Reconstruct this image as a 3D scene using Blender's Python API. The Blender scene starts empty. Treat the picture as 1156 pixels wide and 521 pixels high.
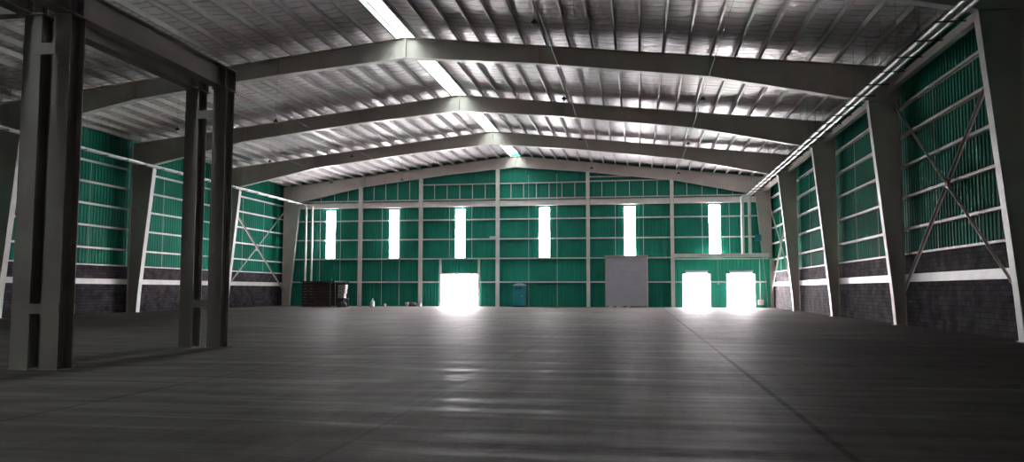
import bpy, math, random
from mathutils import Vector, Matrix
random.seed(7)
S = bpy.context.scene
COL = S.collection

# ------------------------------------------------------------------ helpers
class MB:
    """collects shapes and links them as ONE mesh object"""
    def __init__(s): s.v = []; s.f = []; s.sm = []
    def add(s, vs, fs, smooth=False):
        o = len(s.v); s.v += [tuple(v) for v in vs]
        s.f += [tuple(i + o for i in f) for f in fs]; s.sm += [smooth] * len(fs)
    def box(s, x0, x1, y0, y1, z0, z1):
        s.add([(x0,y0,z0),(x1,y0,z0),(x1,y1,z0),(x0,y1,z0),(x0,y0,z1),(x1,y0,z1),(x1,y1,z1),(x0,y1,z1)],
              [(0,3,2,1),(4,5,6,7),(0,1,5,4),(1,2,6,5),(2,3,7,6),(3,0,4,7)])
    def bar(s, a, b, w, h, up=(0,0,1)):
        """rectangular bar from a to b, w across, h along 'up'"""
        a = Vector(a); b = Vector(b); d = (b-a).normalized(); up = Vector(up)
        r = d.cross(up).normalized(); u = r.cross(d).normalized()
        vs = [p + r*sx*w/2 + u*sz*h/2 for p in (a, b) for sx, sz in ((-1,-1),(1,-1),(1,1),(-1,1))]
        s.add(vs, [(0,1,2,3),(7,6,5,4),(0,4,5,1),(1,5,6,2),(2,6,7,3),(3,7,4,0)])
    def tube(s, a, b, r, n=12, r2=None, cap=True):
        a = Vector(a); b = Vector(b); d = (b-a).normalized(); r2 = r if r2 is None else r2
        t = Vector((0,0,1)) if abs(d.z) < .9 else Vector((1,0,0))
        e1 = d.cross(t).normalized(); e2 = d.cross(e1)
        vs = []
        for p, rr in ((a, r), (b, r2)):
            for i in range(n):
                c = 2*math.pi*i/n; vs.append(p + e1*math.cos(c)*rr + e2*math.sin(c)*rr)
        s.add(vs, [(i, (i+1)%n, n+(i+1)%n, n+i) for i in range(n)], True)
        if cap: s.add(vs, [tuple(range(n))[::-1], tuple(range(n, 2*n))])
    def path(s, pts, r, n=10):
        for a, b in zip(pts, pts[1:]): s.tube(a, b, r, n)
    def lathe(s, prof, c=(0,0,0), n=20):
        c = Vector(c); vs = []
        for r, z in prof:
            for i in range(n):
                t = 2*math.pi*i/n; vs.append(c + Vector((r*math.cos(t), r*math.sin(t), z)))
        m = len(prof)
        s.add(vs, [(j*n+i, j*n+(i+1)%n, (j+1)*n+(i+1)%n, (j+1)*n+i) for j in range(m-1) for i in range(n)]
              , True)
        s.add(vs, [tuple(range(n))[::-1], tuple(range((m-1)*n, m*n))])
    def prism(s, poly, y0, y1):
        """polygon of (x, z) extruded along y"""
        n = len(poly)
        vs = [(x, y0, z) for x, z in poly] + [(x, y1, z) for x, z in poly]
        s.add(vs, [tuple(range(n)), tuple(range(n, 2*n))[::-1]] + [(i, n+i, n+(i+1)%n, (i+1)%n) for i in range(n)])
    def build(s, name, mat, parent=None, loc=None):
        me = bpy.data.meshes.new(name)
        me.from_pydata([tuple(v) for v in s.v], [], s.f)
        me.polygons.foreach_set('use_smooth', s.sm)
        me.validate(); me.update()
        me.materials.append(mat)
        o = bpy.data.objects.new(name, me); COL.objects.link(o)
        if parent: o.parent = parent
        if loc is not None: o.location = loc
        return o

def tag(o, label=None, cat=None, group=None, kind=None):
    if label: o['label'] = label
    if cat: o['category'] = cat
    if group: o['group'] = group
    if kind: o['kind'] = kind
    return o
def empty(name, loc, label, cat, group=None, kind=None):
    o = bpy.data.objects.new(name, None); COL.objects.link(o); o.location = loc
    o.empty_display_size = .3
    return tag(o, label, cat, group, kind)
def off(mb, loc):
    lx, ly, lz = loc
    mb.v = [(x-lx, y-ly, z-lz) for x, y, z in mb.v]; return mb
ORD = ['first','second','third','fourth','fifth','sixth','seventh','eighth','ninth','tenth','eleventh','twelfth','thirteenth',
       'fourteenth','fifteenth','sixteenth','seventeenth','eighteenth','nineteenth','twentieth','twenty-first','twenty-second']

# ------------------------------------------------------------------ materials
def mat(name, col, rough=.5, metal=0., var=.12, vscale=1.5, bump=0., bscale=20., stretch=(1,1,1), col2=None, spec=.5, emit=None, es=0.):
    m = bpy.data.materials.new(name); m.use_nodes = True
    nt = m.node_tree; N = nt.nodes; L = nt.links; b = N['Principled BSDF']
    b.inputs['Roughness'].default_value = rough; b.inputs['Metallic'].default_value = metal
    b.inputs['Specular IOR Level'].default_value = spec
    if emit:
        b.inputs['Emission Color'].default_value = (*emit, 1); b.inputs['Emission Strength'].default_value = es
    tc = N.new('ShaderNodeTexCoord'); mp = N.new('ShaderNodeMapping'); L.new(tc.outputs['Object'], mp.inputs['Vector'])
    mp.inputs['Scale'].default_value = stretch
    n1 = N.new('ShaderNodeTexNoise'); n1.inputs['Scale'].default_value = vscale; n1.inputs['Detail'].default_value = 5
    L.new(mp.outputs[0], n1.inputs['Vector'])
    mx = N.new('ShaderNodeMix'); mx.data_type = 'RGBA'
    c2 = col2 or tuple(c*(1-var*2) for c in col)
    c1 = col if col2 else tuple(min(1, c*(1+var)) for c in col)
    mx.inputs['A'].default_value = (*c2, 1); mx.inputs['B'].default_value = (*c1, 1)
    rp = N.new('ShaderNodeMapRange'); rp.inputs['From Min'].default_value = .35; rp.inputs['From Max'].default_value = .65
    L.new(n1.outputs['Fac'], rp.inputs['Value']); L.new(rp.outputs[0], mx.inputs['Factor'])
    L.new(mx.outputs['Result'], b.inputs['Base Color'])
    if bump:
        n2 = N.new('ShaderNodeTexNoise'); n2.inputs['Scale'].default_value = bscale; n2.inputs['Detail'].default_value = 4
        L.new(mp.outputs[0], n2.inputs['Vector'])
        bp = N.new('ShaderNodeBump'); bp.inputs['Strength'].default_value = bump; bp.inputs['Distance'].default_value = .05
        L.new(n2.outputs['Fac'], bp.inputs['Height']); L.new(bp.outputs[0], b.inputs['Normal'])
    return m

M = {}
M['steel'] = mat('grey_beige_painted_steel', (.60,.54,.50), .45, var=.05, vscale=.7)
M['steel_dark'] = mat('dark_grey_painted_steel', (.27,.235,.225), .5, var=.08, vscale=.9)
M['purlin'] = mat('galvanised_purlin_steel', (.66,.64,.62), .42, .15, var=.06, vscale=.8)
M['girt'] = mat('pale_grey_girt_steel', (.82,.80,.78), .4, var=.04)
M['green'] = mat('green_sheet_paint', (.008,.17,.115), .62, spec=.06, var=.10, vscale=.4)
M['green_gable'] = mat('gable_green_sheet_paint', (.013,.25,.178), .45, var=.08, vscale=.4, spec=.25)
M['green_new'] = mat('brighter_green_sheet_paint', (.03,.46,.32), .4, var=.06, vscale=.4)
M['pipe'] = mat('light_grey_pipe', (.72,.71,.72), .3, .2, var=.05, vscale=2)
M['white'] = mat('white_paint', (.78,.78,.76), .45, var=.04)
M['black'] = mat('black_metal', (.02,.02,.02), .75, var=.1)
M['shutter'] = mat('grey_shutter_steel', (.55,.56,.64), .45, .0, var=.03)
M['brown'] = mat('dark_brown_boards', (.075,.042,.042), .8, var=.3, vscale=3, stretch=(1,1,6))
M['teal'] = mat('teal_plastic', (.02,.26,.33), .4, var=.08)
M['teal_light'] = mat('pale_teal_plastic', (.55,.72,.72), .4, var=.04)
M['carton'] = mat('pale_carton', (.5,.47,.48), .7, var=.15, vscale=6)
M['dark_cloth'] = mat('dark_rubbish', (.04,.04,.045), .7, var=.3, vscale=8, bump=.3)
M['cable'] = mat('grey_cable', (.25,.25,.25), .5)
M['gate'] = mat('matt_black_gate', (.003,.003,.003), 1., spec=0.)
M['ext'] = mat('outside_concrete', (.62,.61,.58), .8, var=.05, vscale=.3)

def emis(name, col, st):
    m = bpy.data.materials.new(name); m.use_nodes = True
    nt = m.node_tree; nt.nodes.clear()
    e = nt.nodes.new('ShaderNodeEmission'); e.inputs[0].default_value = (*col, 1); e.inputs[1].default_value = st
    o = nt.nodes.new('ShaderNodeOutputMaterial'); nt.links.new(e.outputs[0], o.inputs[0]); return m
WIN = 22.0; SKY = 44.0; RIDGE = 5.5
M['pane'] = emis('daylit_translucent_sheet', (1,.95,.98), WIN)
M['ridge_pane'] = emis('daylit_ridge_sheet', (.86,1,.98), RIDGE)

def floor_mat():
    m = bpy.data.materials.new('worn_concrete_floor'); m.use_nodes = True
    nt = m.node_tree; N = nt.nodes; L = nt.links; b = N['Principled BSDF']
    tc = N.new('ShaderNodeTexCoord'); sep = N.new('ShaderNodeSeparateXYZ'); L.new(tc.outputs['Object'], sep.inputs[0])
    def math_(op, a, bb=None, c=None):
        n = N.new('ShaderNodeMath'); n.operation = op
        for i, v in enumerate((a, bb, c)):
            if v is None: continue
            if isinstance(v, (int, float)): n.inputs[i].default_value = v
            else: L.new(v, n.inputs[i])
        return n.outputs[0]
    def noise(scale, st=(1,1,1), det=5, dist=0.):
        mp = N.new('ShaderNodeMapping'); mp.inputs['Scale'].default_value = st; L.new(tc.outputs['Object'], mp.inputs[0])
        n = N.new('ShaderNodeTexNoise'); n.inputs['Scale'].default_value = scale; n.inputs['Detail'].default_value = det
        n.inputs['Distortion'].default_value = dist
        L.new(mp.outputs[0], n.inputs['Vector']); return n.outputs['Fac']
    big = noise(.12, (1,.6,1), 4); mid = noise(1.2, (.5,1.3,1), 6, .6); fine = noise(14, (1,1,1), 5)
    trail = noise(.9, (.22,2.2,1), 5, 1.)
    v = math_('MULTIPLY_ADD', big, .5, 0); v = math_('MULTIPLY_ADD', mid, .35, v); v = math_('MULTIPLY_ADD', trail, .15, v); v = math_('MULTIPLY_ADD', fine, .2, v); v = math_('MULTIPLY_ADD', noise(1.6, (2.2,.22,1), 4, .8), .22, v)
    rp = N.new('ShaderNodeValToRGB'); L.new(v, rp.inputs[0])
    rp.color_ramp.elements[0].position = .5; rp.color_ramp.elements[0].color = (.045,.037,.034,1)
    rp.color_ramp.elements[1].position = .9; rp.color_ramp.elements[1].color = (.145,.123,.116,1)
    # sawn joints, five metres apart, dirt-filled
    jn = math_('MULTIPLY_ADD', noise(3, (1,1,1), 3), .05, -.025)
    def joint(src, o, p, w):
        a = math_('ADD', math_('ADD', src, -o), jn); a = math_('DIVIDE', a, p); a = math_('ADD', a, 200.5)
        a = math_('FRACT', a); a = math_('ABSOLUTE', math_('ADD', a, -.5)); a = math_('MULTIPLY', a, p)
        r = N.new('ShaderNodeMapRange'); L.new(a, r.inputs[0]); r.inputs[1].default_value = w*.35; r.inputs[2].default_value = w
        r.inputs[3].default_value = 1; r.inputs[4].default_value = 0; return r.outputs[0]
    def line(src, o, w, st):
        r = N.new('ShaderNodeMapRange'); L.new(math_('ABSOLUTE', math_('ADD', math_('ADD', src, -o), jn)), r.inputs[0]); r.inputs[1].default_value = w*.3; r.inputs[2].default_value = w
        r.inputs[3].default_value = st; r.inputs[4].default_value = 0; return r.outputs[0]
    j = math_('MAXIMUM', line(sep.outputs[0], 2.0, .07, 1.), line(sep.outputs[0], -7.72, .06, .75))
    j = math_('MAXIMUM', j, line(sep.outputs[0], -3.05, .05, .4)); j = math_('MAXIMUM', j, line(sep.outputs[0], -17., .06, .4))
    j = math_('MAXIMUM', j, math_('MULTIPLY', joint(sep.outputs[1], 8.3, 12.5, .04), .35))
    mx = N.new('ShaderNodeMix'); mx.data_type = 'RGBA'; L.new(math_('MULTIPLY', j, .8), mx.inputs['Factor'])
    L.new(rp.outputs[0], mx.inputs['A']); mx.inputs['B'].default_value = (.025,.022,.022,1)
    L.new(mx.outputs['Result'], b.inputs['Base Color'])
    # polish varies in patches
    r = N.new('ShaderNodeMapRange'); L.new(trail, r.inputs[0]); r.inputs[1].default_value = .35; r.inputs[2].default_value = .7
    r.inputs[3].default_value = .7; r.inputs[4].default_value = .55; L.new(r.outputs[0], b.inputs['Roughness'])
    b.inputs['Specular IOR Level'].default_value = .035
    gl = N.new('ShaderNodeBsdfGlossy'); gl.inputs['Roughness'].default_value = .28; gl.inputs['Color'].default_value = (1,1,1,1)
    gm = N.new('ShaderNodeMapRange'); L.new(trail, gm.inputs[0]); gm.inputs[1].default_value = .52; gm.inputs[2].default_value = .68
    gm.inputs[3].default_value = .0; gm.inputs[4].default_value = .03
    ms = N.new('ShaderNodeMixShader'); L.new(gm.outputs[0], ms.inputs[0]); L.new(b.outputs[0], ms.inputs[1]); L.new(gl.outputs[0], ms.inputs[2])
    L.new(ms.outputs[0], N['Material Output'].inputs['Surface'])
    bp = N.new('ShaderNodeBump'); bp.inputs['Strength'].default_value = .35; bp.inputs['Distance'].default_value = .02
    h = math_('MULTIPLY_ADD', trail, 1., math_('MULTIPLY', mid, .5)); h = math_('ADD', h, math_('MULTIPLY', j, -.6))
    L.new(h, bp.inputs['Height']); L.new(bp.outputs[0], b.inputs['Normal']); L.new(bp.outputs[0], gl.inputs['Normal'])
    return m
M['floor'] = floor_mat()

def foil_mat():
    m = bpy.data.materials.new('wrinkled_silver_foil'); m.use_nodes = True
    nt = m.node_tree; N = nt.nodes; L = nt.links; b = N['Principled BSDF']
    b.inputs['Metallic'].default_value = .28; b.inputs['Roughness'].default_value = .42
    tc = N.new('ShaderNodeTexCoord')
    def noise(scale, st, det=4, dist=0.):
        mp = N.new('ShaderNodeMapping'); mp.inputs['Scale'].default_value = st; L.new(tc.outputs['Object'], mp.inputs[0])
        n = N.new('ShaderNodeTexNoise'); n.inputs['Scale'].default_value = scale; n.inputs['Detail'].default_value = det
        n.inputs['Distortion'].default_value = dist
        L.new(mp.outputs[0], n.inputs['Vector']); return n.outputs['Fac']
    a = noise(1., (.5, 4.5, .5), 4, .5); c = noise(1., (1.0, .35, 1.0), 3)
    mp = N.new('ShaderNodeMapping'); mp.inputs['Scale'].default_value = (.5, .9, .5); L.new(tc.outputs['Object'], mp.inputs[0])
    w = N.new('ShaderNodeTexWave'); w.bands_direction = 'Y'; w.inputs['Scale'].default_value = .55; w.inputs['Distortion'].default_value = 7.
    w.inputs['Detail'].default_value = 3; w.inputs['Detail Scale'].default_value = 1.2; L.new(mp.outputs[0], w.inputs['Vector'])
    cr = N.new('ShaderNodeMapRange'); L.new(w.outputs['Fac'], cr.inputs[0]); cr.inputs[1].default_value = 0; cr.inputs[2].default_value = .12
    add = N.new('ShaderNodeMath'); add.operation = 'ADD'; L.new(a, add.inputs[0]); 
    mu = N.new('ShaderNodeMath'); mu.operation = 'MULTIPLY'; mu.inputs[1].default_value = .35; L.new(cr.outputs[0], mu.inputs[0]); L.new(mu.outputs[0], add.inputs[1])
    bp = N.new('ShaderNodeBump'); bp.inputs['Strength'].default_value = .55; bp.inputs['Distance'].default_value = .05
    L.new(add.outputs[0], bp.inputs['Height']); L.new(bp.outputs[0], b.inputs['Normal'])
    rp = N.new('ShaderNodeMapRange'); L.new(c, rp.inputs[0]); rp.inputs[1].default_value=.3; rp.inputs[2].default_value=.7; rp.inputs[3].default_value=.86; rp.inputs[4].default_value=.97
    cb = N.new('ShaderNodeCombineColor'); 
    for i in range(3): L.new(rp.outputs[0], cb.inputs[i])
    tint = N.new('ShaderNodeMix'); tint.data_type = 'RGBA'; tint.blend_type = 'MULTIPLY'; tint.inputs['Factor'].default_value = 1; tint.inputs['B'].default_value = (1,.95,.985,1); L.new(cb.outputs[0], tint.inputs['A'])
    # pressed seams and creases take a darker colour
    mx = N.new('ShaderNodeMix'); mx.data_type='RGBA'; L.new(cr.outputs[0], mx.inputs['Factor']); mx.inputs['A'].default_value=(.5,.48,.5,1); L.new(tint.outputs['Result'], mx.inputs['B'])
    L.new(mx.outputs['Result'], b.inputs['Base Color'])
    return m
M['foil'] = foil_mat()

def block_mat():
    m = bpy.data.materials.new('grey_concrete_block'); m.use_nodes = True
    nt = m.node_tree; N = nt.nodes; L = nt.links; b = N['Principled BSDF']; b.inputs['Roughness'].default_value = .9; b.inputs['Specular IOR Level'].default_value = .05
    tc = N.new('ShaderNodeTexCoord'); sp = N.new('ShaderNodeSeparateXYZ'); L.new(tc.outputs['Object'], sp.inputs[0])
    cb = N.new('ShaderNodeCombineXYZ'); ad = N.new('ShaderNodeMath'); ad.operation = 'ADD'
    L.new(sp.outputs[0], ad.inputs[0]); L.new(sp.outputs[1], ad.inputs[1]); L.new(ad.outputs[0], cb.inputs[0]); L.new(sp.outputs[2], cb.inputs[1])
    br = N.new('ShaderNodeTexBrick'); L.new(cb.outputs[0], br.inputs['Vector']); br.inputs['Scale'].default_value = 1
    br.inputs['Brick Width'].default_value = .4; br.inputs['Row Height'].default_value = .2; br.inputs['Mortar Size'].default_value = .014
    br.inputs['Color1'].default_value = (.06,.052,.06,1); br.inputs['Color2'].default_value = (.036,.032,.037,1); br.inputs['Mortar'].default_value = (.022,.02,.022,1)
    n = N.new('ShaderNodeTexNoise'); n.inputs['Scale'].default_value = 1.3; n.inputs['Detail'].default_value = 6; L.new(tc.outputs['Object'], n.inputs['Vector'])
    r = N.new('ShaderNodeMapRange'); L.new(n.outputs['Fac'], r.inputs[0]); r.inputs[1].default_value=.35; r.inputs[2].default_value=.7; r.inputs[3].default_value=.65; r.inputs[4].default_value=1.5
    mx = N.new('ShaderNodeVectorMath'); mx.operation = 'SCALE'; L.new(br.outputs['Color'], mx.inputs[0]); L.new(r.outputs[0], mx.inputs['Scale'])
    L.new(mx.outputs[0], b.inputs['Base Color'])
    bp = N.new('ShaderNodeBump'); bp.inputs['Strength'].default_value=.6; bp.inputs['Distance'].default_value=.02; bp.invert = True
    L.new(br.outputs['Fac'], bp.inputs['Height']); L.new(bp.outputs[0], b.inputs['Normal'])
    return m
M['block'] = block_mat()

# ------------------------------------------------------------------ layout (metres; camera at x=0, y=0)
XR = -12.0                     # ridge line
Y0, B = 39.65, 12.495          # first full frame, bay length
YB = Y0 + 3*B                  # gable frame
ZR, SL = 14.8, .11             # rafter top at the ridge, fall per metre
WR, WL = 12.42, -36.48         # siding planes
YG = YB + .38                  # gable siding plane
YF = -14.0                     # wall behind the camera
PH = .28                       # purlin height
def ztop(x): return ZR - SL*abs(x-XR)

# ------------------------------------------------------------------ shell
mb = MB(); mb.box(WL-.3, WR+.3, YF-.3, YG+.12, -.3, 0)
tag(mb.build('floor', M['floor']), 'worn grey concrete slab with dark sawn joints', 'floor', kind='structure')

# foil blanket, sagging a little between purlins
POFF = [.5 + 1.155*i for i in range(21)]
mb = MB()
xs = []
for sgn in (-1, 1):
    pts = [0.] if False else []
    offs = [.46] + POFF[1:] + [24.62]
    for a, b_ in zip(offs, offs[1:]):
        for k in range(6):
            t = k/6; o = a + (b_-a)*t
            pts.append((o, ztop(XR+o) + PH + .012 + .035 - .035*4*t*(1-t)))
    pts.append((24.62, ztop(XR+24.62) + PH + .04))
    ys = [YF] + [YF + i*(YG-YF)/24 for i in range(1, 25)]
    vs = [(XR+sgn*o, y, z) for y in ys for o, z in pts]; n = len(pts)
    mb.add(vs, [(j*n+i, j*n+i+1, (j+1)*n+i+1, (j+1)*n+i) for j in range(len(ys)-1) for i in range(n-1)], True)
tag(mb.build('ceiling', M['foil']), 'silver foil insulation under the pitched roof', 'ceiling', kind='structure')
# ridge light
mb = MB(); zr = ztop(XR) + PH + .48
mb.add([(XR-.44, YF, zr-.02), (XR, YF, zr+.05), (XR+.44, YF, zr-.02), (XR-.44, YG, zr-.02), (XR, YG, zr+.05), (XR+.44, YG, zr-.02)], [(0,1,4,3),(1,2,5,4)])
rl = tag(mb.build('window_7', M['ridge_pane']), 'long translucent daylight strip along the roof ridge', 'skylight', kind='structure')
mb = MB()
for x in (XR-.22, XR+.2): mb.box(x-.012, x+.012, YF, YG, zr-.06, zr-.03)
mb.build('glazing_bar', M['steel'], rl)
mb = MB()
for s in (-1, 1): a, b_ = sorted((XR+s*.44, XR+s*.47)); mb.box(a, b_, YF, YG, zr-.5, zr+.02)
mb.build('curb', M['girt'], rl)
y = YF + 1
mb = MB()
while y < YG: mb.box(XR-.44, XR+.44, y-.02, y+.02, zr-.05, zr-.03); y += 3.1
mb.build('cross_bar', M['steel'], rl)

def corr(mb, horiz, a0, a1, pos, zlo, zhi, pitch=.32, depth=.035, inward=-1):
    """trapezoidal sheet running along x ('x') or y ('y'); pos is the plane, ribs stand inward"""
    prof = [(0,0),(.55,0),(.67,1),(.88,1),(1.,0)]
    pts = []; k0 = math.floor(a0/pitch)-1; k1 = math.ceil(a1/pitch)+1
    for k in range(k0, k1):
        for u, h in prof[:-1]: pts.append(((k+u)*pitch, h*depth))
    out = []
    for (p, h), (q, g) in zip(pts, pts[1:]):
        if q <= a0 or p >= a1: continue
        if p < a0: h = h+(g-h)*(a0-p)/(q-p); p = a0
        if q > a1: g = h+(g-h)*(a1-p)/(q-p); q = a1
        if not out: out.append((p, h))
        out.append((q, g))
    vs = []
    for p, h in out:
        c = pos + inward*h
        lo = zlo(p) if callable(zlo) else zlo; hi = zhi(p) if callable(zhi) else zhi
        for z in (lo, hi): vs.append((p, c, z) if horiz == 'x' else (c, p, z))
    n = len(out)
    mb.add(vs, [(2*i, 2*i+2, 2*i+3, 2*i+1) for i in range(n-1)])

SILL, ZS0, ZS1 = 3.28, 2.0, 2.36
for side, xw, s in (('right', WR, 1), ('left', WL, -1)):
    w = tag(bpy.data.objects.new('wall_'+side, None), 'long %s wall of green ribbed sheet above grey blocks' % side, 'wall', kind='structure'); COL.objects.link(w)
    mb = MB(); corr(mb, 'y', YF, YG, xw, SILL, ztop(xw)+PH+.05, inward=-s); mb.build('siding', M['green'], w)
    mb = MB(); a, b_ = sorted((xw - s*.14, xw+s*.1)); mb.box(a, b_, YF, YG, 0, SILL-.03); mb.build('block_base', M['block'], w)
    mb = MB(); a, b_ = sorted((xw - s*.02, xw + s*.2)); mb.box(a, b_, YF, YG+.1, ztop(xw)+PH-.12, ztop(xw)+PH+.14); mb.build('eave_flashing', M['green'], w)
    mb = MB(); a, b_ = sorted((xw - s*.26, xw - s*.13)); mb.box(a, b_, YF, YG, ZS0, ZS1); mb.build('painted_band', M['girt'], w)
    mb = MB(); a, b_ = sorted((xw - s*.2, xw + s*.02)); mb.box(a, b_, YF, YG, SILL-.03, SILL+.06); mb.build('sill_channel', M['girt'], w)

# gable wall with openings
WINS = [(-31.72,-30.72),(-25.0,-24.02),(-18.15,-17.14),(-9.74,-8.66),(-1.46,-.36),(6.52,7.6)]
WZ = (4.82, 9.68)
DOOR1 = (-19.55,-15.78, 3.15); DA = (4.02, 6.5, 3.1); DB = (8.05, 10.55, 3.1); RD = (-3.2, .66, 4.85)
wb = tag(bpy.data.objects.new('wall_back', None), 'green ribbed gable wall at the far end', 'wall', kind='structure'); COL.objects.link(wb)
holes = [(a, b_, *WZ) for a, b_ in WINS] + [(DOOR1[0], DOOR1[1], 0, DOOR1[2]), (DA[0], DA[1], 0, DA[2]), (DB[0], DB[1], 0, DB[2]), (RD[0]+.12, RD[1]-.12, 0, RD[2]-.1)]
def region(mb, x0, x1, z0, z1, plane):
    cuts = sorted({x0, x1} | {c for h in holes for c in h[:2] if x0 < c < x1} | ({XR} if x0 < XR < x1 else set()))
    for a, b_ in zip(cuts, cuts[1:]):
        mid = (a+b_)/2; hs = sorted((h[2], h[3]) for h in holes[:-1] if h[0] < mid < h[1])
        lo = z0
        for h0, h1 in hs:
            if not callable(z1) and h0 >= z1: continue
            if h1 <= lo: continue
            if h0 > lo: corr(mb, 'x', a, b_, plane, lo, h0)
            lo = h1
        if callable(z1) or lo < z1: corr(mb, 'x', a, b_, plane, lo, z1)
top = lambda x: ztop(x) + PH + .06
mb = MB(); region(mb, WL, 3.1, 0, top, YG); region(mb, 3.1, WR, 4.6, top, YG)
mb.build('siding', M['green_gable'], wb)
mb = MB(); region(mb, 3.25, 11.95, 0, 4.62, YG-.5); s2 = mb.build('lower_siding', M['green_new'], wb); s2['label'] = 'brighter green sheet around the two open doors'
mb = MB()
for d in (DA, DB):
    mb.box(d[0]-.08, d[0], YG-.54, YG+.05, 0, d[2]); mb.box(d[1], d[1]+.08, YG-.54, YG+.05, 0, d[2]); mb.box(d[0]-.08, d[1]+.08, YG-.54, YG+.05, d[2], d[2]+.08)
mb.build('door_reveal', M['girt'], wb)
mb = MB(); mb.box(WL, 4.0, YG+.02, YG+.1, -.05, .1); mb = MB()
mb.box(11.95, WR, YG-.5, YG-.46, 0, 4.6); mb.build('corner_flashing', M['steel'], wb)
# unseen wall behind the camera, coloured pale to bounce light into the hall
mb = MB(); corr(mb, 'x', WL, WR, YF, 0, top, inward=1)
tag(mb.build('wall_front', M['white']), 'unseen ribbed gable wall behind the viewer, made pale to bounce light', 'wall', kind='structure')

for i, (a, b_) in enumerate(WINS):
    mb = MB(); corr(mb, 'x', a, b_, YG+.005, WZ[0]-.02, WZ[1]+.02)
    w = tag(mb.build('window_%d' % (i+1), M['pane']), 'tall narrow daylit panel, %s from the left on the gable wall' % ORD[i], 'window', kind='structure')
    mb = MB()
    for x in (a, b_): mb.box(x-.025, x+.025, YG-.05, YG+.0, WZ[0], WZ[1])
    mb.box(a-.025, b_+.025, YG-.05, YG, WZ[0]-.04, WZ[0]); mb.box(a-.025, b_+.025, YG-.05, YG, WZ[1], WZ[1]+.04)
    mb.build('window_frame', M['green'], w)

# ------------------------------------------------------------------ portal frames
BAYNAME = ['nearest', 'second', 'third', 'fourth', 'rearmost']
def strip(mb, pts, w, t, y, side=1):
    """flat plate following (x,z) points, w wide in y, t thick"""
    for (x0, z0), (x1, z1) in zip(pts, pts[1:]):
        d = Vector((x1-x0, z1-z0)).normalized(); n = Vector((-d.y, d.x))*t*side
        mb.prism([(x0,z0),(x1,z1),(x1+n.x,z1+n.y),(x0+n.x,z0+n.y)], y-w/2, y+w/2)
def rbot(x):
    o = abs(x-XR); P = [(0,13.72),(7.,13.11),(15.5,12.08),(22.6,10.6)]
    for (a, p), (b_, q) in zip(P, P[1:]):
        if o <= b_: return p + (q-p)*(o-a)/(b_-a)
    return 10.6
def frame(k, label):
    y = Y0 + k*B
    r = empty('portal_frame', (XR, y, 0), label, 'steel frame', 'portal frames across the hall')
    L_ = (XR, y, 0)
    FW = .4
    for s in (-1, 1):
        ib = (23.42, 23.34, 22.42) if s < 0 else (23.73, 23.64, 22.8)
        ot = 24.15
        X = lambda o: XR + s*o
        # column
        mb = MB(); mb.prism([(X(ib[0]),0),(X(ot),0),(X(ot),ztop(X(ot))-.02),(X(ib[2]),ztop(X(ib[2]))-.02),(X(ib[2]),10.6),(X(ib[1]),1.35)], y-.012, y+.012)
        c = off(mb, L_).build('column', M['steel'], r)
        mb = MB(); strip(mb, [(X(ib[0]),0),(X(ib[1]),1.35),(X(ib[2]),10.6)], FW, .025, y, s); off(mb, L_).build('inner_flange', M['girt'], c)
        mb = MB(); strip(mb, [(X(ot),0),(X(ot),ztop(X(ot)))], FW, .02, y, -s); off(mb, L_).build('outer_flange', M['steel'], c)
        mb = MB(); a, b_ = sorted((X(ib[0]-.08), X(ot+.02))); mb.box(a, b_, y-.24, y+.24, 0, .03); off(mb, L_).build('base_plate', M['steel'], c)
        mb = MB(); a, b_ = sorted((X(ib[2]+.03), X(ot-.02)))
        mb.box(a, b_, y-.17, y+.17, 10.57, 10.6)
        off(mb, L_).build('knee_stiffener', M['steel'], c)
        # rafter
        bot = [(X(0),13.72),(X(7.),13.11),(X(15.5),12.08),(X(ib[2]),10.6)]
        tp = [(X(ib[2]),ztop(X(ib[2]))-.02),(X(0),ZR-.02)]
        mb = MB(); mb.prism(bot+tp, y-.012, y+.012); ra = off(mb, L_).build('rafter', M['steel'], r)
        mb = MB(); strip(mb, bot, FW, .025, y, -s); off(mb, L_).build('bottom_flange', M['girt'], ra)
        mb = MB(); strip(mb, [(X(0),ZR-.02),(X(ot),ztop(X(ot))-.02)], FW, .02, y, s); off(mb, L_).build('top_flange', M['steel'], ra)
        for o in (7., 15.5):
            x = X(o); z0 = 13.11 if o == 7. else 12.08
            mb = MB(); mb.box(x-.02, x+.02, y-.17, y+.17, z0+.02, ztop(x)-.03); off(mb, L_).build('splice_plate', M['steel'], ra)
    mb = MB(); mb.box(XR-.02, XR+.02, y-.17, y+.17, 13.74, ZR-.04); off(mb, L_).build('ridge_plate', M['steel'], r)
    return r
frame(-1, 'tapered grey steel frame nearest the viewer, its column fills the right edge')
frame(0, 'pitched grey steel frame, largest whose ridge is in view')
frame(1, 'pitched grey steel frame, second of those with the ridge in view')
frame(2, 'pitched grey steel frame, third of those with the ridge in view')
frame(3, 'pitched grey steel frame standing against the green gable wall')

# ------------------------------------------------------------------ purlins
for s, nm in ((-1, 'left'), (1, 'right')):
    for i, o in enumerate(POFF):
        x = XR + s*o; z = ztop(x); y0, y1 = YF+.1, YG-.06
        mb = MB()
        mb.box(x-.011, x+.011, y0, y1, z+.005, z+PH)             # web
        a, b_ = sorted((x, x + s*.095)); mb.box(a, b_, y0, y1, z+.005, z+.027); mb.box(a, b_, y0, y1, z+PH-.02, z+PH)
        e = x + s*.095; a, b_ = sorted((e-s*.015, e)); mb.box(a, b_, y0, y1, z+.005, z+.045)
        loc = (x, y0, z)
        tag(off(mb, loc).build('purlin', M['purlin'], loc=loc), 'steel purlin under the foil, %s down from the ridge on the %s slope' % (ORD[i], nm),
            'purlin', 'purlins on the %s slope' % nm)

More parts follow.
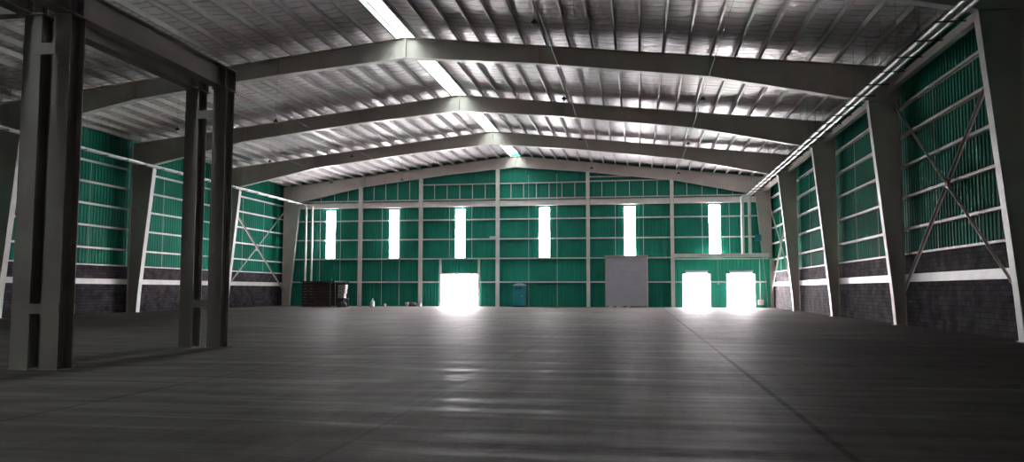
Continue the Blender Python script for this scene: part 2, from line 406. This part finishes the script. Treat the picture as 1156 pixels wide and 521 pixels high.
# ------------------------------------------------------------------ side wall girts
GZ = [4.42, 5.9, 7.35, 8.8, 10.2]
RB = {-1: 'bay nearest the viewer', 0: 'second bay', 1: 'third bay', 2: 'bay beside the gable wall'}
LB = {0: 'nearest bay in view', 1: 'bay behind the twin columns', 2: 'bay beside the gable wall'}
for s, nm, xw, bays, bn in ((1, 'right', WR, (-1,0,1,2), RB), (-1, 'left', WL, (0,1,2), LB)):
    for k in bays:
        for i, z in enumerate(GZ):
            y0, y1 = Y0+k*B-.05 if k > -1 else Y0-B-.05, Y0+(k+1)*B-.08
            xi = xw - s*.25; xo = xw - s*.045
            mb = MB(); a, b_ = sorted((xi, xo)); mb.box(a, b_, y0, y1, z+.055, z+.075)
            a, b_ = sorted((xi, xi+s*.018)); mb.box(a, b_, y0, y1, z-.045, z+.075)
            a, b_ = sorted((xo-s*.018, xo)); mb.box(a, b_, y0, y1, z-.045, z+.075)
            loc = (xi, y0, z)
            tag(off(mb, loc).build('wall_girt', M['girt'], loc=loc), 'pale girt on the %s wall, %s, %s above the sill' % (nm, bn[k], ORD[i]),
                'girt', 'girts on the %s wall' % nm)
# thin sag rods down the middle of each bay
for s, nm, xw, bays, bn in ((1, 'right', WR, (-1,0,1,2), RB), (-1, 'left', WL, (0,1,2), LB)):
    for k in bays:
        for j, t in enumerate((1/3, 2/3)):
            y = Y0+(k+t)*B; x = xw - s*.15
            mb = MB(); mb.tube((0,0,0), (0,0,10.2-SILL), .012, 6)
            tag(mb.build('sag_rod', M['girt'], loc=(x, y, SILL)), 'thin rod through %s wall girts, %s, %s one' % (nm, bn[k], ('nearer','farther')[j]),
                'rod', 'sag rods of the side walls')
# eave struts on the right wall
for k in (-1, 0, 1, 2):
    y0, y1 = Y0+k*B+.03, Y0+(k+1)*B-.03
    mb = MB(); mb.box(-.13, .13, 0, y1-y0, -.17, .17)
    tag(mb.build('eave_strut', M['steel'], loc=(11.65, y0, 11.05)), 'thick pale eave strut high on the right wall, %s' % RB[k], 'strut', 'eave struts on the right')

# ------------------------------------------------------------------ wall cross braces
def xbrace(name_label, x, yA, yB, zlo, zhi, zl2=None):
    ym = (yA+yB)/2; L_ = (x, ym, (zlo+zhi)/2)
    r = empty('cross_brace', L_, name_label, 'bracing', 'cross braces on the side walls')
    for dx, a, b_ in ((-.06,(yA,zlo),(yB,zhi)), (.06,(yA,zhi),(yB,zlo))):
        mb = MB(); A = (x+dx, a[0], a[1]); C = (x+dx, b_[0], b_[1])
        mb.bar(A, C, .014, .15, (0,0,1)); mb.bar((A[0]-.05*(1 if x>0 else -1), A[1], A[2]+.07), (C[0]-.05*(1 if x>0 else -1), C[1], C[2]+.07), .1, .014, (0,0,1))
        off(mb, L_).build('brace_angle', M['steel'], r)
    mb = MB(); mb.bar((x, ym-.22, L_[2]), (x, ym+.22, L_[2]), .02, .4); off(mb, L_).build('gusset_plate', M['steel'], r)
    return r
xbrace('large diagonal cross brace on the right wall, bay nearest the viewer', 11.98, Y0-B+.35, Y0-.3, 1.4, 10.3)
xbrace('small diagonal cross brace on the right wall beside the gable wall', 11.98, Y0+2*B+.3, YB-.3, 1.4, 10.0)
xbrace('diagonal cross brace on the left wall beside the gable wall', -35.95, Y0+2*B+.3, YB-.3, 1.4, 9.6)

# ------------------------------------------------------------------ gable posts, girts, band
POSTS = [-27.9, -21.6, -13.79, -4.91, 3.08]
PN = ['leftmost gable post, behind no door', 'gable post left of the open middle doorway', 'gable post under the roof ridge, beside the toilet', 'gable post left of the grey shutter', 'gable post right of the grey shutter']
PN[0] = 'leftmost gable post, between the first two daylit panels'
for x, lb in zip(POSTS, PN):
    h = rbot(x) - .035
    mb = MB(); y = YB - .1
    mb.box(-.17, .17, -.17, -.155, 0, h); mb.box(-.17, .17, .155, .17, 0, h); mb.box(-.006, .006, -.16, .16, 0, h)
    p = tag(mb.build('gable_post', M['girt'], loc=(x, y, 0)), 'pale steel ' + lb, 'post', 'posts of the gable wall')
    mb = MB(); mb.box(-.22, .22, -.22, .22, 0, .025); mb.build('base_plate', M['steel'], p)
EDG = [-35.2] + POSTS + [11.6]
GB = ['left corner bay', 'second bay from left', 'bay of the open middle doorway', 'bay right of the ridge post', 'grey shutter bay', 'right corner bay']
def gseg(x0, x1, z, lb, name='gable_girt', t=.12, d=.2, y=YG-.16, group='girts of the gable wall', m='girt', cat='girt'):
    mb = MB(); L_ = x1-x0
    mb.box(0, L_, -d/2, d/2, t/2-.018, t/2); mb.box(0, L_, -d/2, -d/2+.016, -t/2, t/2); mb.box(0, L_, d/2-.016, d/2, -t/2, t/2)
    return tag(mb.build(name, M[m], loc=(x0, y, z)), lb, cat, group)
for b_, (x0, x1) in enumerate(zip(EDG, EDG[1:])):
    x0 += .02; x1 -= .02
    rows = [('lowest', 2.4), ('second', 4.72), ('third', 6.65), ('fourth', 8.6)]
    for rn, z in rows:
        segs = [(x0, x1)]
        for h in holes:
            if h[2] < z+.05 and h[3] > z-.05:
                ns = []
                for a, c in segs:
                    if h[1] <= a or h[0] >= c: ns.append((a, c)); continue
                    if h[0]-.06 > a: ns.append((a, h[0]-.06))
                    if h[1]+.06 < c: ns.append((h[1]+.06, c))
                segs = ns
        if b_ == 5 and z == 4.72: continue
        for si, (a, c) in enumerate(segs):
            part = '' if len(segs) == 1 else (', left piece' if si == 0 else (', right piece' if si == len(segs)-1 else ', middle piece'))
            gseg(a, c, z, 'pale girt, %s row above the floor, gable %s%s' % (rn, GB[b_], part), t=.13, y=YG-.16 if not (b_ == 5 and z < 4) else YG-.66)
    # heavy band at the old eave level
    mb = MB(); L_ = x1-x0-.36
    mb.box(0, L_, -.02, .0, 0, .5); mb.box(0, L_, -.12, .12, .5, .525); mb.box(0, L_, -.12, .12, -.02, 0)
    tag(mb.build('gable_beam', M['girt'], loc=(x0+.18, YG-.3, 9.9)), 'deep grey beam over the daylit panels, gable %s' % GB[b_], 'beam', 'beams across the gable wall')
    gseg(x0, x1, 10.62, 'thin pale girt just above the deep beam, gable %s' % GB[b_], t=.1)
    zt = {2: 12.15, 3: 12.15, 4: 12.2}.get(b_)
    if zt:
        gseg(x0, x1, zt, 'upper pale girt below the rafters, gable %s' % GB[b_], t=.1)
        if b_ == 4: gseg(x0, x1-3.4, 12.62, 'topmost short pale girt below the rafters, gable grey shutter bay', t=.1)
    # studs between band and rafter
    n = max(2, int(round((x1-x0)/1.35)))
    for i in range(1, n):
        x = x0 + (x1-x0)*i/n; zz = zt if zt else ztop(x)-1.05 - max(0, (abs(x-XR)-15.5)*.085)
        if zz < 10.75: continue
        mb = MB(); mb.box(-.03, .03, -.04, .04, 0, zz-10.67)
        tag(mb.build('gable_stud', M['girt'], loc=(x, YG-.16, 10.67)), 'thin upright stud, %s from left above the beam, gable %s' % (ORD[i-1], GB[b_]), 'stud', 'studs of the upper gable')
# thin rods down the gable
for i, x in enumerate([-32.35,-30.15,-25.75,-23.9,-18.75,-16.45,-10.75,-7.95,-2.3,.38,5.9,8.4]):
    z0 = .05 if i in (2,3,6,7) else (4.9 if x > 3 else (4.85 if RD[0] < x < RD[1] else (4.8 if DOOR1[0] < x < DOOR1[1] else .05)))
    z1 = 10.6 if i not in (6,7) else 13.0
    mb = MB(); mb.tube((0,0,0), (0,0,z1-z0), .022, 6)
    tag(mb.build('sag_rod', M['girt'], loc=(x, YG-.1, z0)), 'thin rod down the gable wall, %s of twelve from the left' % ORD[i], 'rod', 'sag rods of the gable wall')

# beam over the two right-hand doors
mb = MB(); mb.box(0, 8.6, -.15, .15, 0, .02); mb.box(0, 8.6, -.15, .15, .33, .35); mb.box(0, 8.6, -.01, .01, 0, .35)
tag(mb.build('canopy_beam', M['girt'], loc=(3.25, YG-.7, 4.7)), 'pale beam over the two open doors in the right corner', 'beam')
mb = MB(); mb.box(0, 8.6, -.04, .04, 0, .12)
tag(mb.build('canopy_rail', M['white'], loc=(3.25, YG-.6, 4.5)), 'white rail just under the beam over the two open doors', 'rail')
# top of the projecting lower wall
mb = MB(); mb.box(3.06, WR, YG-.5, YG+.06, 4.59, 4.64); mb.build('ledge', M['green_new'], wb)
mb = MB(); mb.box(3.06, 3.27, YG-.52, YG+.06, 0, 4.62); mb.build('side_flashing', M['girt'], wb)

# jamb posts of the middle doorway
for x, lb in ((-19.62, 'left'), (-15.7, 'right')):
    mb = MB(); mb.box(-.1, .1, -.12, .12, 0, 4.68)
    tag(mb.build('door_post', M['girt'], loc=(x, YG-.2, 0)), 'pale %s jamb post of the open middle doorway' % lb, 'post', 'jamb posts of the middle doorway')
mb = MB(); mb.box(0, 3.72, -.1, .1, 0, .14)
tag(mb.build('door_lintel', M['steel'], loc=(-19.52, YG-.2, 3.16)), 'grey lintel over the open middle doorway', 'lintel')

# rolled-up shutter hoods over the two right doors
for (a, c, z), lb in ((DA, 'left'), (DB, 'right')):
    L_ = c-a; r = empty('shutter_hood', (a, YG-.62, z+.08), 'rolled-up grey shutter over the %s open door by the right corner' % lb, 'shutter', 'rolled shutters over the right doors')
    mb = MB(); mb.tube((.25,-.0,.16), (L_-.25,-.0,.16), .14, 16); mb.build('shutter_roll', M['shutter'], r)
    for x in (.2, L_-.25): mb = MB(); mb.box(x, x+.05, -.17, .12, 0, .34); mb.build('bracket', M['steel'], r)

# closed roller shutter
mb = MB(); x0, x1, zt = RD; y = YG-.22; n = 48
pts = []
for i in range(n):
    z = .06 + (zt-.06)*i/n; dz = (zt-.06)/n
    pts += [(0, z), (-.028, z+dz*.3), (-.028, z+dz*.65), (0, z+dz*.95)]
vs = [(x, y+py, z) for py, z in pts for x in (x0+.03, x1-.03)]
mb.add(vs, [(2*i, 2*i+1, 2*i+3, 2*i+2) for i in range(len(pts)-1)])
d = tag(bpy.data.objects.new('door_1', None), 'closed grey roller shutter in the gable wall', 'door', kind='structure'); COL.objects.link(d)
mb.build('shutter_curtain', M['shutter'], d)
mb = MB(); mb.box(x0+.03, x1-.03, y-.05, y+.03, 0.005, .1); mb.build('bottom_bar', M['steel_dark'], d)
for a in (x0-.1, x1-.02): mb = MB(); mb.box(a, a+.12, y-.1, y+.1, 0, zt); mb.build('guide_rail', M['girt'], d)
mb = MB(); mb.box(x0-.14, x1+.14, y-.2, y+.12, zt, zt+.1); mb.build('head_plate', M['steel'], d)
mb = MB(); mb.box(x0-.05, x0-.02, y-.13, y-.1, 0, zt); mb.build('guide_seal', M['black'], d)
# scraps of white plastic at its foot
for i, (x, w) in enumerate(((-2.75,.5),(-1.95,.6),(-1.1,.35))):
    mb = MB(); mb.lathe([(w*.5,0),(w*.48,.03),(w*.3,.07),(w*.08,.09)], n=9)
    mb.v = [(a*(1+.3*math.sin(j*2.3)), b_*.5, c*(1+.4*math.cos(j*1.7))) for j, (a, b_, c) in enumerate(mb.v)]
    tag(mb.build('plastic_sheet', M['white'], loc=(x, YG-.7, .0)), 'crumpled white plastic at the foot of the grey shutter, %s from left' % ORD[i], 'plastic', 'white plastic scraps by the shutter')

# ------------------------------------------------------------------ pipe racks
def rack(nm, xs, z, xb, y_end, label, s):
    r = empty('pipe_rack', (xs[0], 20, z), label, 'pipes'); L_ = (xs[0], 20, z)
    for x, rr in zip(xs, (.085, .085)):
        mb = MB(); mb.tube((x, 20, z), (x, y_end, z), rr, 14); p = off(mb, L_).build('pipe', M['pipe'], r)
        yy = 24.
        while yy < y_end:
            mb = MB(); mb.tube((x, yy, z), (x, yy+.12, z), rr+.018, 14); off(mb, L_).build('coupling', M['pipe'], p); yy += 6.1
    y = 21.5
    while y < y_end-.5:
        mb = MB(); mb.box(xb[0], xb[1], y-.02, y+.02, z-.13, z-.09); off(mb, L_).build('crossbar', M['black'], r)
        for x in (xb[0]+.06, xb[1]-.06):
            mb = MB(); mb.tube((x, y, z-.12), (x, y, ztop(x)+PH), .008, 5); off(mb, L_).build('hanger_rod', M['cable'], r)
        y += 2.05
rack('right', (10.02, 10.36), 10.55, (9.72, 10.68), YB-.45, 'pair of pale pipes on black crossbars under the right eave', 1)
rack('left', (-33.92, -34.2), 10.35, (-34.38, -33.72), YB-.45, 'pair of pale pipes on crossbars under the left eave', -1)
for x, z0, z1, xt, lb in ((9.5, 4.95, 10.35, 10.02, 'inner white downpipe onto the beam in the right corner'), (10.14, 4.95, 10.35, 10.36, 'outer white downpipe onto the beam in the right corner'),
                  (-33.5, 2.6, 10.15, -33.92, 'left white downpipe ending behind the brown shed'), (-32.98, 0.0, 10.15, -33.92, 'white downpipe reaching the floor beside the brown shed')):
    yy = YB-.62; r = .15 if x > 0 else .11
    if z0 == 0.: yy = YB - .3
    if x < 0 and z0 > 0: z0 = 0.0
    L_ = (x, yy, z0)
    mb = MB(); mb.tube((x, yy, z0), (x, yy, z1), r, 16); p = off(mb, L_).build('downpipe', M['white'], loc=L_); tag(p, lb, 'pipe', 'white downpipes in the corners')
    mb = MB(); mb.tube((x, yy, z1-.05), (xt, yy+.05, z1+.18), r*.8, 14); off(mb, L_).build('elbow', M['white'], p)
    for z in (z0+1.8, z1-2): mb = MB(); mb.tube((x, yy, z), (x, yy, z+.08), r+.02, 16); off(mb, L_).build('pipe_clamp', M['steel'], p)

# ------------------------------------------------------------------ twin columns and girders
def ipost(cx, cy, h, b_=.56, d=.42):
    mb = MB(); mb.box(cx-b_/2, cx+b_/2, cy-d/2, cy-d/2+.025, 0, h); mb.box(cx-b_/2, cx+b_/2, cy+d/2-.025, cy+d/2, 0, h)
    mb.box(cx-.012, cx+.012, cy-d/2+.02, cy+d/2-.02, 0, h)
    mb.box(cx+b_/2-.14, cx+b_/2-.12, cy-d/2+.02, cy+d/2-.02, 0, h)   # side cover plate set back from the flange tips
    return mb
XC = (-12.50, -11.66)
for cy, XC, lb in ((14.57, (-12.33, -11.66), 'near dark twin steel column at the left edge'), (20.8, (-12.50, -11.66), 'farther dark twin steel column carrying the girder end')):
    L_ = (-12.1, cy, 0); r = empty('twin_column', L_, lb, 'column', 'twin columns on the left')
    for x in XC:
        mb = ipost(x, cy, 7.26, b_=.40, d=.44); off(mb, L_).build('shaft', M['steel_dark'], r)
        mb = MB(); mb.box(x-.24, x+.24, cy-.27, cy+.27, 7.26, 7.29); off(mb, L_).build('cap_plate', M['steel_dark'], r)
        mb = MB(); mb.box(x-.26, x+.26, cy-.28, cy+.28, 0, .025); off(mb, L_).build('base_plate', M['steel_dark'], r)
    for z0, z1 in ((1.12, 1.32), (6.42, 6.66)):
        for yy in (cy-.235, cy+.22):
            mb = MB(); mb.box(XC[0]-.2, XC[1]+.2, yy, yy+.015, z0, z1); off(mb, L_).build('batten_plate', M['steel_dark'], r)
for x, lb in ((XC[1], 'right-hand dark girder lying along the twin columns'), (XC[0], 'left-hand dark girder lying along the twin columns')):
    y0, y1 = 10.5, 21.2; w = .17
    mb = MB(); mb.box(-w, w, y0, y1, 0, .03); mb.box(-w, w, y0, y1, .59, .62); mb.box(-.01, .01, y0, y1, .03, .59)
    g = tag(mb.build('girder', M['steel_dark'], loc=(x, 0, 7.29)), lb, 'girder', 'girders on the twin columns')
    for yy in (14.37, 14.77, 20.6, 21.15):
        mb = MB(); mb.box(-w+.01, w-.01, yy-.01, yy+.01, .03, .59); mb.build('stiffener', M['steel_dark'], g)
mb = MB(); mb.box(-18., -12.7, -.14, .14, 0, .03); mb.box(-18., -12.7, -.14, .14, .45, .48); mb.box(-18., -12.7, -.01, .01, 0, .45)
tag(off(mb, (0,0,0)).build('cross_beam', M['steel_dark'], loc=(0, 14.57, 7.3+.05)), 'dark beam running left from the near twin column', 'beam')

# ------------------------------------------------------------------ hanging lamps and their cables
ROWS = [(-3.9, 11.8, (29.6, 41.9, 53.7, 66.7), 'row right of the ridge'), (3.3, 11.4, (41.5, 54.2, 68.), 'row nearest the right wall'),
        (-21.1, 11.5, (43.6, 56.2, 68.9), 'row left of the ridge'), (-28.2, 11.5, (44.9, 57.4, 69.9), 'row nearest the left wall')]
for x, z, ys, rn in ROWS:
    for i, y in enumerate(ys):
        L_ = (x, y, z); r = empty('pendant_lamp', L_, 'small dark pendant lamp, %s from the front, %s' % (ORD[i], rn), 'lamp', 'small pendant lamps')
        mb = MB(); mb.lathe([(.02,.16),(.04,.12),(.07,.08),(.13,.02),(.14,-.02),(.08,-.03)], n=16); mb.build('lamp_shade', M['black'], r)
        mb = MB(); mb.lathe([(.03,-.03),(.055,-.07),(.045,-.11),(.015,-.13)], n=12); mb.build('bulb', M['white'], r)
        mb = MB(); mb.tube((0,0,.15), (0,0,ztop(x)+PH-z-.03), .007, 5); mb.build('cord', M['cable'], r)
    mb = MB(); pts = []
    y = 26.
    while y < YB-1: pts.append((x+.12, y, z+.6-.06*math.sin((y-26)/6.25*math.pi)**2)); y += 1.25
    L_ = pts[0]; mb.path(pts, .012, 5)
    tag(off(mb, L_).build('power_cable', M['cable'], loc=L_), 'thin slack cable along the lamps, %s' % rn, 'cable', 'cables along the lamp rows')

# ------------------------------------------------------------------ things on the floor
# teal portable toilet
L_ = (-11.5, YG-1.05, 0)
r = empty('portable_toilet', L_, 'teal portable toilet with a pale arched roof by the gable wall', 'portable toilet')
mb = MB(); mb.box(-.55,.55,-.55,.55,.08,2.05); 
for x in (-.55, .55):
    for y in (-.55, .55): mb.box(x-.04, x+.04, y-.04, y+.04, .08, 2.05)
mb.build('cabin', M['teal'], r)
mb = MB(); mb.box(-.6,.6,-.6,.6,0,.1); mb.build('skid', M['black'], r)
mb = MB(); mb.prism([(-.6,2.03)] + [(-.6+1.2*i/12, 2.08+.2*math.sin(math.pi*i/12)) for i in range(13)] + [(.6,2.03)], -.6, .6); mb.build('arched_roof', M['teal_light'], r)
mb = MB(); mb.box(-.4,.4,-.585,-.55,.15,1.95)
dd = mb.build('door', M['teal'], r)
mb = MB(); mb.box(.27,.33,-.62,-.58,1.0,1.15); mb.build('latch', M['white'], dd)
mb = MB()
for i in range(4): mb.box(-.3,.3,-.592,-.582,1.7+i*.05,1.72+i*.05)
mb.build('vent_grille', M['black'], dd)
# dark brown shed
SX0, SX1, SY0, SY1 = -31.3, -28.55, 70.9, 74.6
L_ = ((SX0+SX1)/2, SY0, 0)
r = empty('storage_shed', L_, 'low dark brown board shed in the left corner', 'shed')
mb = MB()
for i in range(8):
    z = .08 + i*.28; mb.box(SX0, SX1, SY0, SY0+.06, z, z+.255); mb.box(SX0, SX0+.06, SY0, SY1, z, z+.255); mb.box(SX0, SX1, SY1-.06, SY1, z, z+.255)
off(mb, L_).build('board_wall', M['brown'], r)
mb = MB(); mb.box(SX0-.12, SX1+.5, SY0-.15, SY1+.1, 2.33, 2.43); off(mb, L_).build('roof', M['black'], r)
for x in (SX0+.05, SX1-.05, SX1+.42):
    for y in (SY0+.1, SY1-.15): mb = MB(); mb.box(x-.04, x+.04, y, y+.08, 0, 2.33); off(mb, L_).build('corner_post', M['brown'], r)
# stacked pale boxes on a dark base beside the shed
px = -27.98; py = 72.6
mb = MB(); mb.box(-.5,.5,-.4,.4,.75,.83); mb.box(-.45,.45,-.35,.35,.3,.36)
for a in (-.44,.4):
    for c in (-.36,.32): mb.box(a, a+.05, c, c+.05, 0, .8)
tag(mb.build('low_table', M['black'], loc=(px, py, 0)), 'dark low trestle with pale boxes on it by the shed', 'table')
z = .83
for i, (w, h, dx) in enumerate(((.62,.45,-.05),(.7,.4,0),(.74,.42,.03))):
    mb = MB(); mb.box(-w/2,w/2,-.3,.3,0,h-.0); b0 = mb.build('storage_box', M['carton'], loc=(px+dx, py, z))
    tag(b0, 'pale box by the brown shed, %s in its stack' % ('bottom','middle','topmost')[i], 'box', 'pale boxes stacked by the shed')
    mb = MB(); mb.box(-w/2-.01,w/2+.01,-.31,.31,h-.02,h); mb.build('lid', M['white'] if i == 2 else M['carton'], b0); z += h
def lump(w, d, h, seed):
    rnd = random.Random(seed); mb = MB(); n = 14; prof = [(.5,0),(.52,.25),(.45,.6),(.28,.9),(.05,1)]
    vs = []
    for rr, z in prof:
        for i in range(n):
            t = 2*math.pi*i/n; q = rr*(1+rnd.uniform(-.14,.14)); vs.append((q*w*math.cos(t), q*d*math.sin(t), z*h*(1+rnd.uniform(-.06,.06)) if z else 0))
    mb.add(vs, [(j*n+i, j*n+(i+1)%n, (j+1)*n+(i+1)%n, (j+1)*n+i) for j in range(4) for i in range(n)], True)
    mb.add(vs, [tuple(range(n))[::-1], tuple(range(4*n, 5*n))]); return mb
tag(lump(1.0,.6,.5,3).build('rubbish_bag', M['dark_cloth'], loc=(-27.6, 71.6, 0)), 'dark slumped sack on the floor in front of the boxes', 'sack')
tag(lump(.9,.6,.45,5).build('rubbish_bag', M['dark_cloth'], loc=(-22.15, 76.2, 0)), 'dark slumped sack on the floor left of the middle doorway', 'sack')
mb = MB(); mb.box(-.18,.18,-.15,.15,0,.34); b0 = mb.build('small_box', M['carton'], loc=(-21.98+.6, 76.0, 0)); tag(b0, 'small pale box on the floor beside the dark sack', 'box')
mb = MB(); mb.lathe([(.14,0),(.19,.35),(.2,.4),(.17,.4)], n=16); b0 = mb.build('bucket', M['carton'], loc=(-22.6, 75.9, 0)); tag(b0, 'pale bucket on the floor in front of the dark sack', 'bucket')
mb = MB(); mb.lathe([(.2,0),(.22,.05),(.22,.45),(.12,.6),(.06,.66),(.06,.75)], n=16); b0 = mb.build('water_jug', M['teal_light'], loc=(-25.3, 73.5, 0)); tag(b0, 'pale bluish water jug standing alone on the floor', 'jug')
mb = MB(); mb.lathe([(.06,.75),(.065,.76),(.065,.81)], n=12); mb.build('cap', M['white'], b0)
mb = MB(); mb.lathe([(.1,0),(.12,.25),(.05,.3)], n=12); tag(mb.build('paint_tin', M['steel'], loc=(-24.5, 74.8, 0)), 'tiny grey tin on the floor right of the water jug', 'tin')
# electrics in the right corner
mb = MB(); mb.box(-.24,.24,-.12,.1,0,.5); e = tag(mb.build('electrical_box', M['white'], loc=(11.05, YG-.64, .25)), 'white electrical box low on the bright green wall by the right corner', 'electrical box')
mb = MB(); mb.box(-.2,.2,-.14,-.12,.04,.46); mb.build('cover', M['white'], e)
mb = MB(); mb.tube((-.05,-.05,.5),(-.05,-.05,4.4),.035,8); mb.build('conduit', M['white'], e)
mb = MB(); mb.box(-.27,.27,-.1,.1,0,.6); e = tag(mb.build('panel_box', M['teal'], loc=(10.95, YB-.12, 6.2)), 'dark teal panel box high on the right corner column', 'panel box')
mb = MB(); mb.box(-.22,.22,-.12,-.1,.05,.55); mb.build('cover', M['teal'], e)
mb = MB(); mb.tube((0,0,-2.1),(0,0,0),.015,6); e = tag(mb.build('pull_cord', M['white'], loc=(7.25, YG-.75, 4.45)), 'thin white cord hanging between the two open doors', 'cord')
mb = MB(); mb.box(-.06,.06,-.04,.04,-2.3,-2.1); mb.build('cord_switch', M['white'], e)
mb = MB(); mb.box(-.3,.3,-.08,.08,0,.2); tag(mb.build('junction_box', M['white'], loc=(-14.3, YG-.35, 6.7)), 'small pale box on the gable girt left of the ridge post', 'junction box')
mb = MB(); mb.box(-.5,.5,-.1,.1,0,.14); tag(mb.build('flood_light', M['white'], loc=(7.06, YG-.9, 4.56)), 'slim white light fixed under the sixth daylit panel', 'light')

# ------------------------------------------------------------------ outside, seen through the open doors
mb = MB(); mb.box(-80, 60, YG+.12, 220, -.3, -.01)
tag(mb.build('ground', M['ext']), 'bright concrete yard outside the open doors', 'ground', kind='structure')

# ------------------------------------------------------------------ sky
w = bpy.data.worlds.new('World'); S.world = w; w.use_nodes = True
bg = w.node_tree.nodes['Background']; bg.inputs[0].default_value = (1,.93,.97,1); bg.inputs[1].default_value = SKY

sd = bpy.data.lights.new('sun', 'SUN'); sd.energy = 800; sd.color = (1,.93,.96); sd.angle = math.radians(1); so = bpy.data.objects.new('sun', sd); COL.objects.link(so)
so.rotation_euler = (math.radians(18), math.radians(20), 0)      # high midday sun on the yard, from the building's side

# ------------------------------------------------------------------ camera
f, yaw, pit, roll = 899.6, .159, .0741, .0009
fw = Vector((-math.sin(yaw)*math.cos(pit), math.cos(yaw)*math.cos(pit), math.sin(pit)))
rt = Vector((math.cos(yaw), math.sin(yaw), 0)); up = rt.cross(fw)
c, s_ = math.cos(roll), math.sin(roll); rt, up = rt*c + up*s_, up*c - rt*s_
cd = bpy.data.cameras.new('camera'); cam = bpy.data.objects.new('camera', cd); COL.objects.link(cam)
cd.sensor_fit = 'HORIZONTAL'; cd.sensor_width = 36; cd.lens = f/1156*36; cd.clip_start = .1; cd.clip_end = 500
mt = Matrix((rt, up, -fw)).transposed().to_4x4(); mt.translation = (0, 0, 1.6); cam.matrix_world = mt
S.camera = cam

S.view_settings.view_transform = 'Standard'; S.view_settings.look = 'None'; S.view_settings.gamma = 1
S.view_settings.use_curve_mapping = False; S.view_settings.exposure = 1.25
S.cycles.use_denoising = True; S.cycles.max_bounces = 8; S.cycles.diffuse_bounces = 5; S.cycles.glossy_bounces = 4
S.cycles.sample_clamp_indirect = 12; S.cycles.caustics_reflective = True
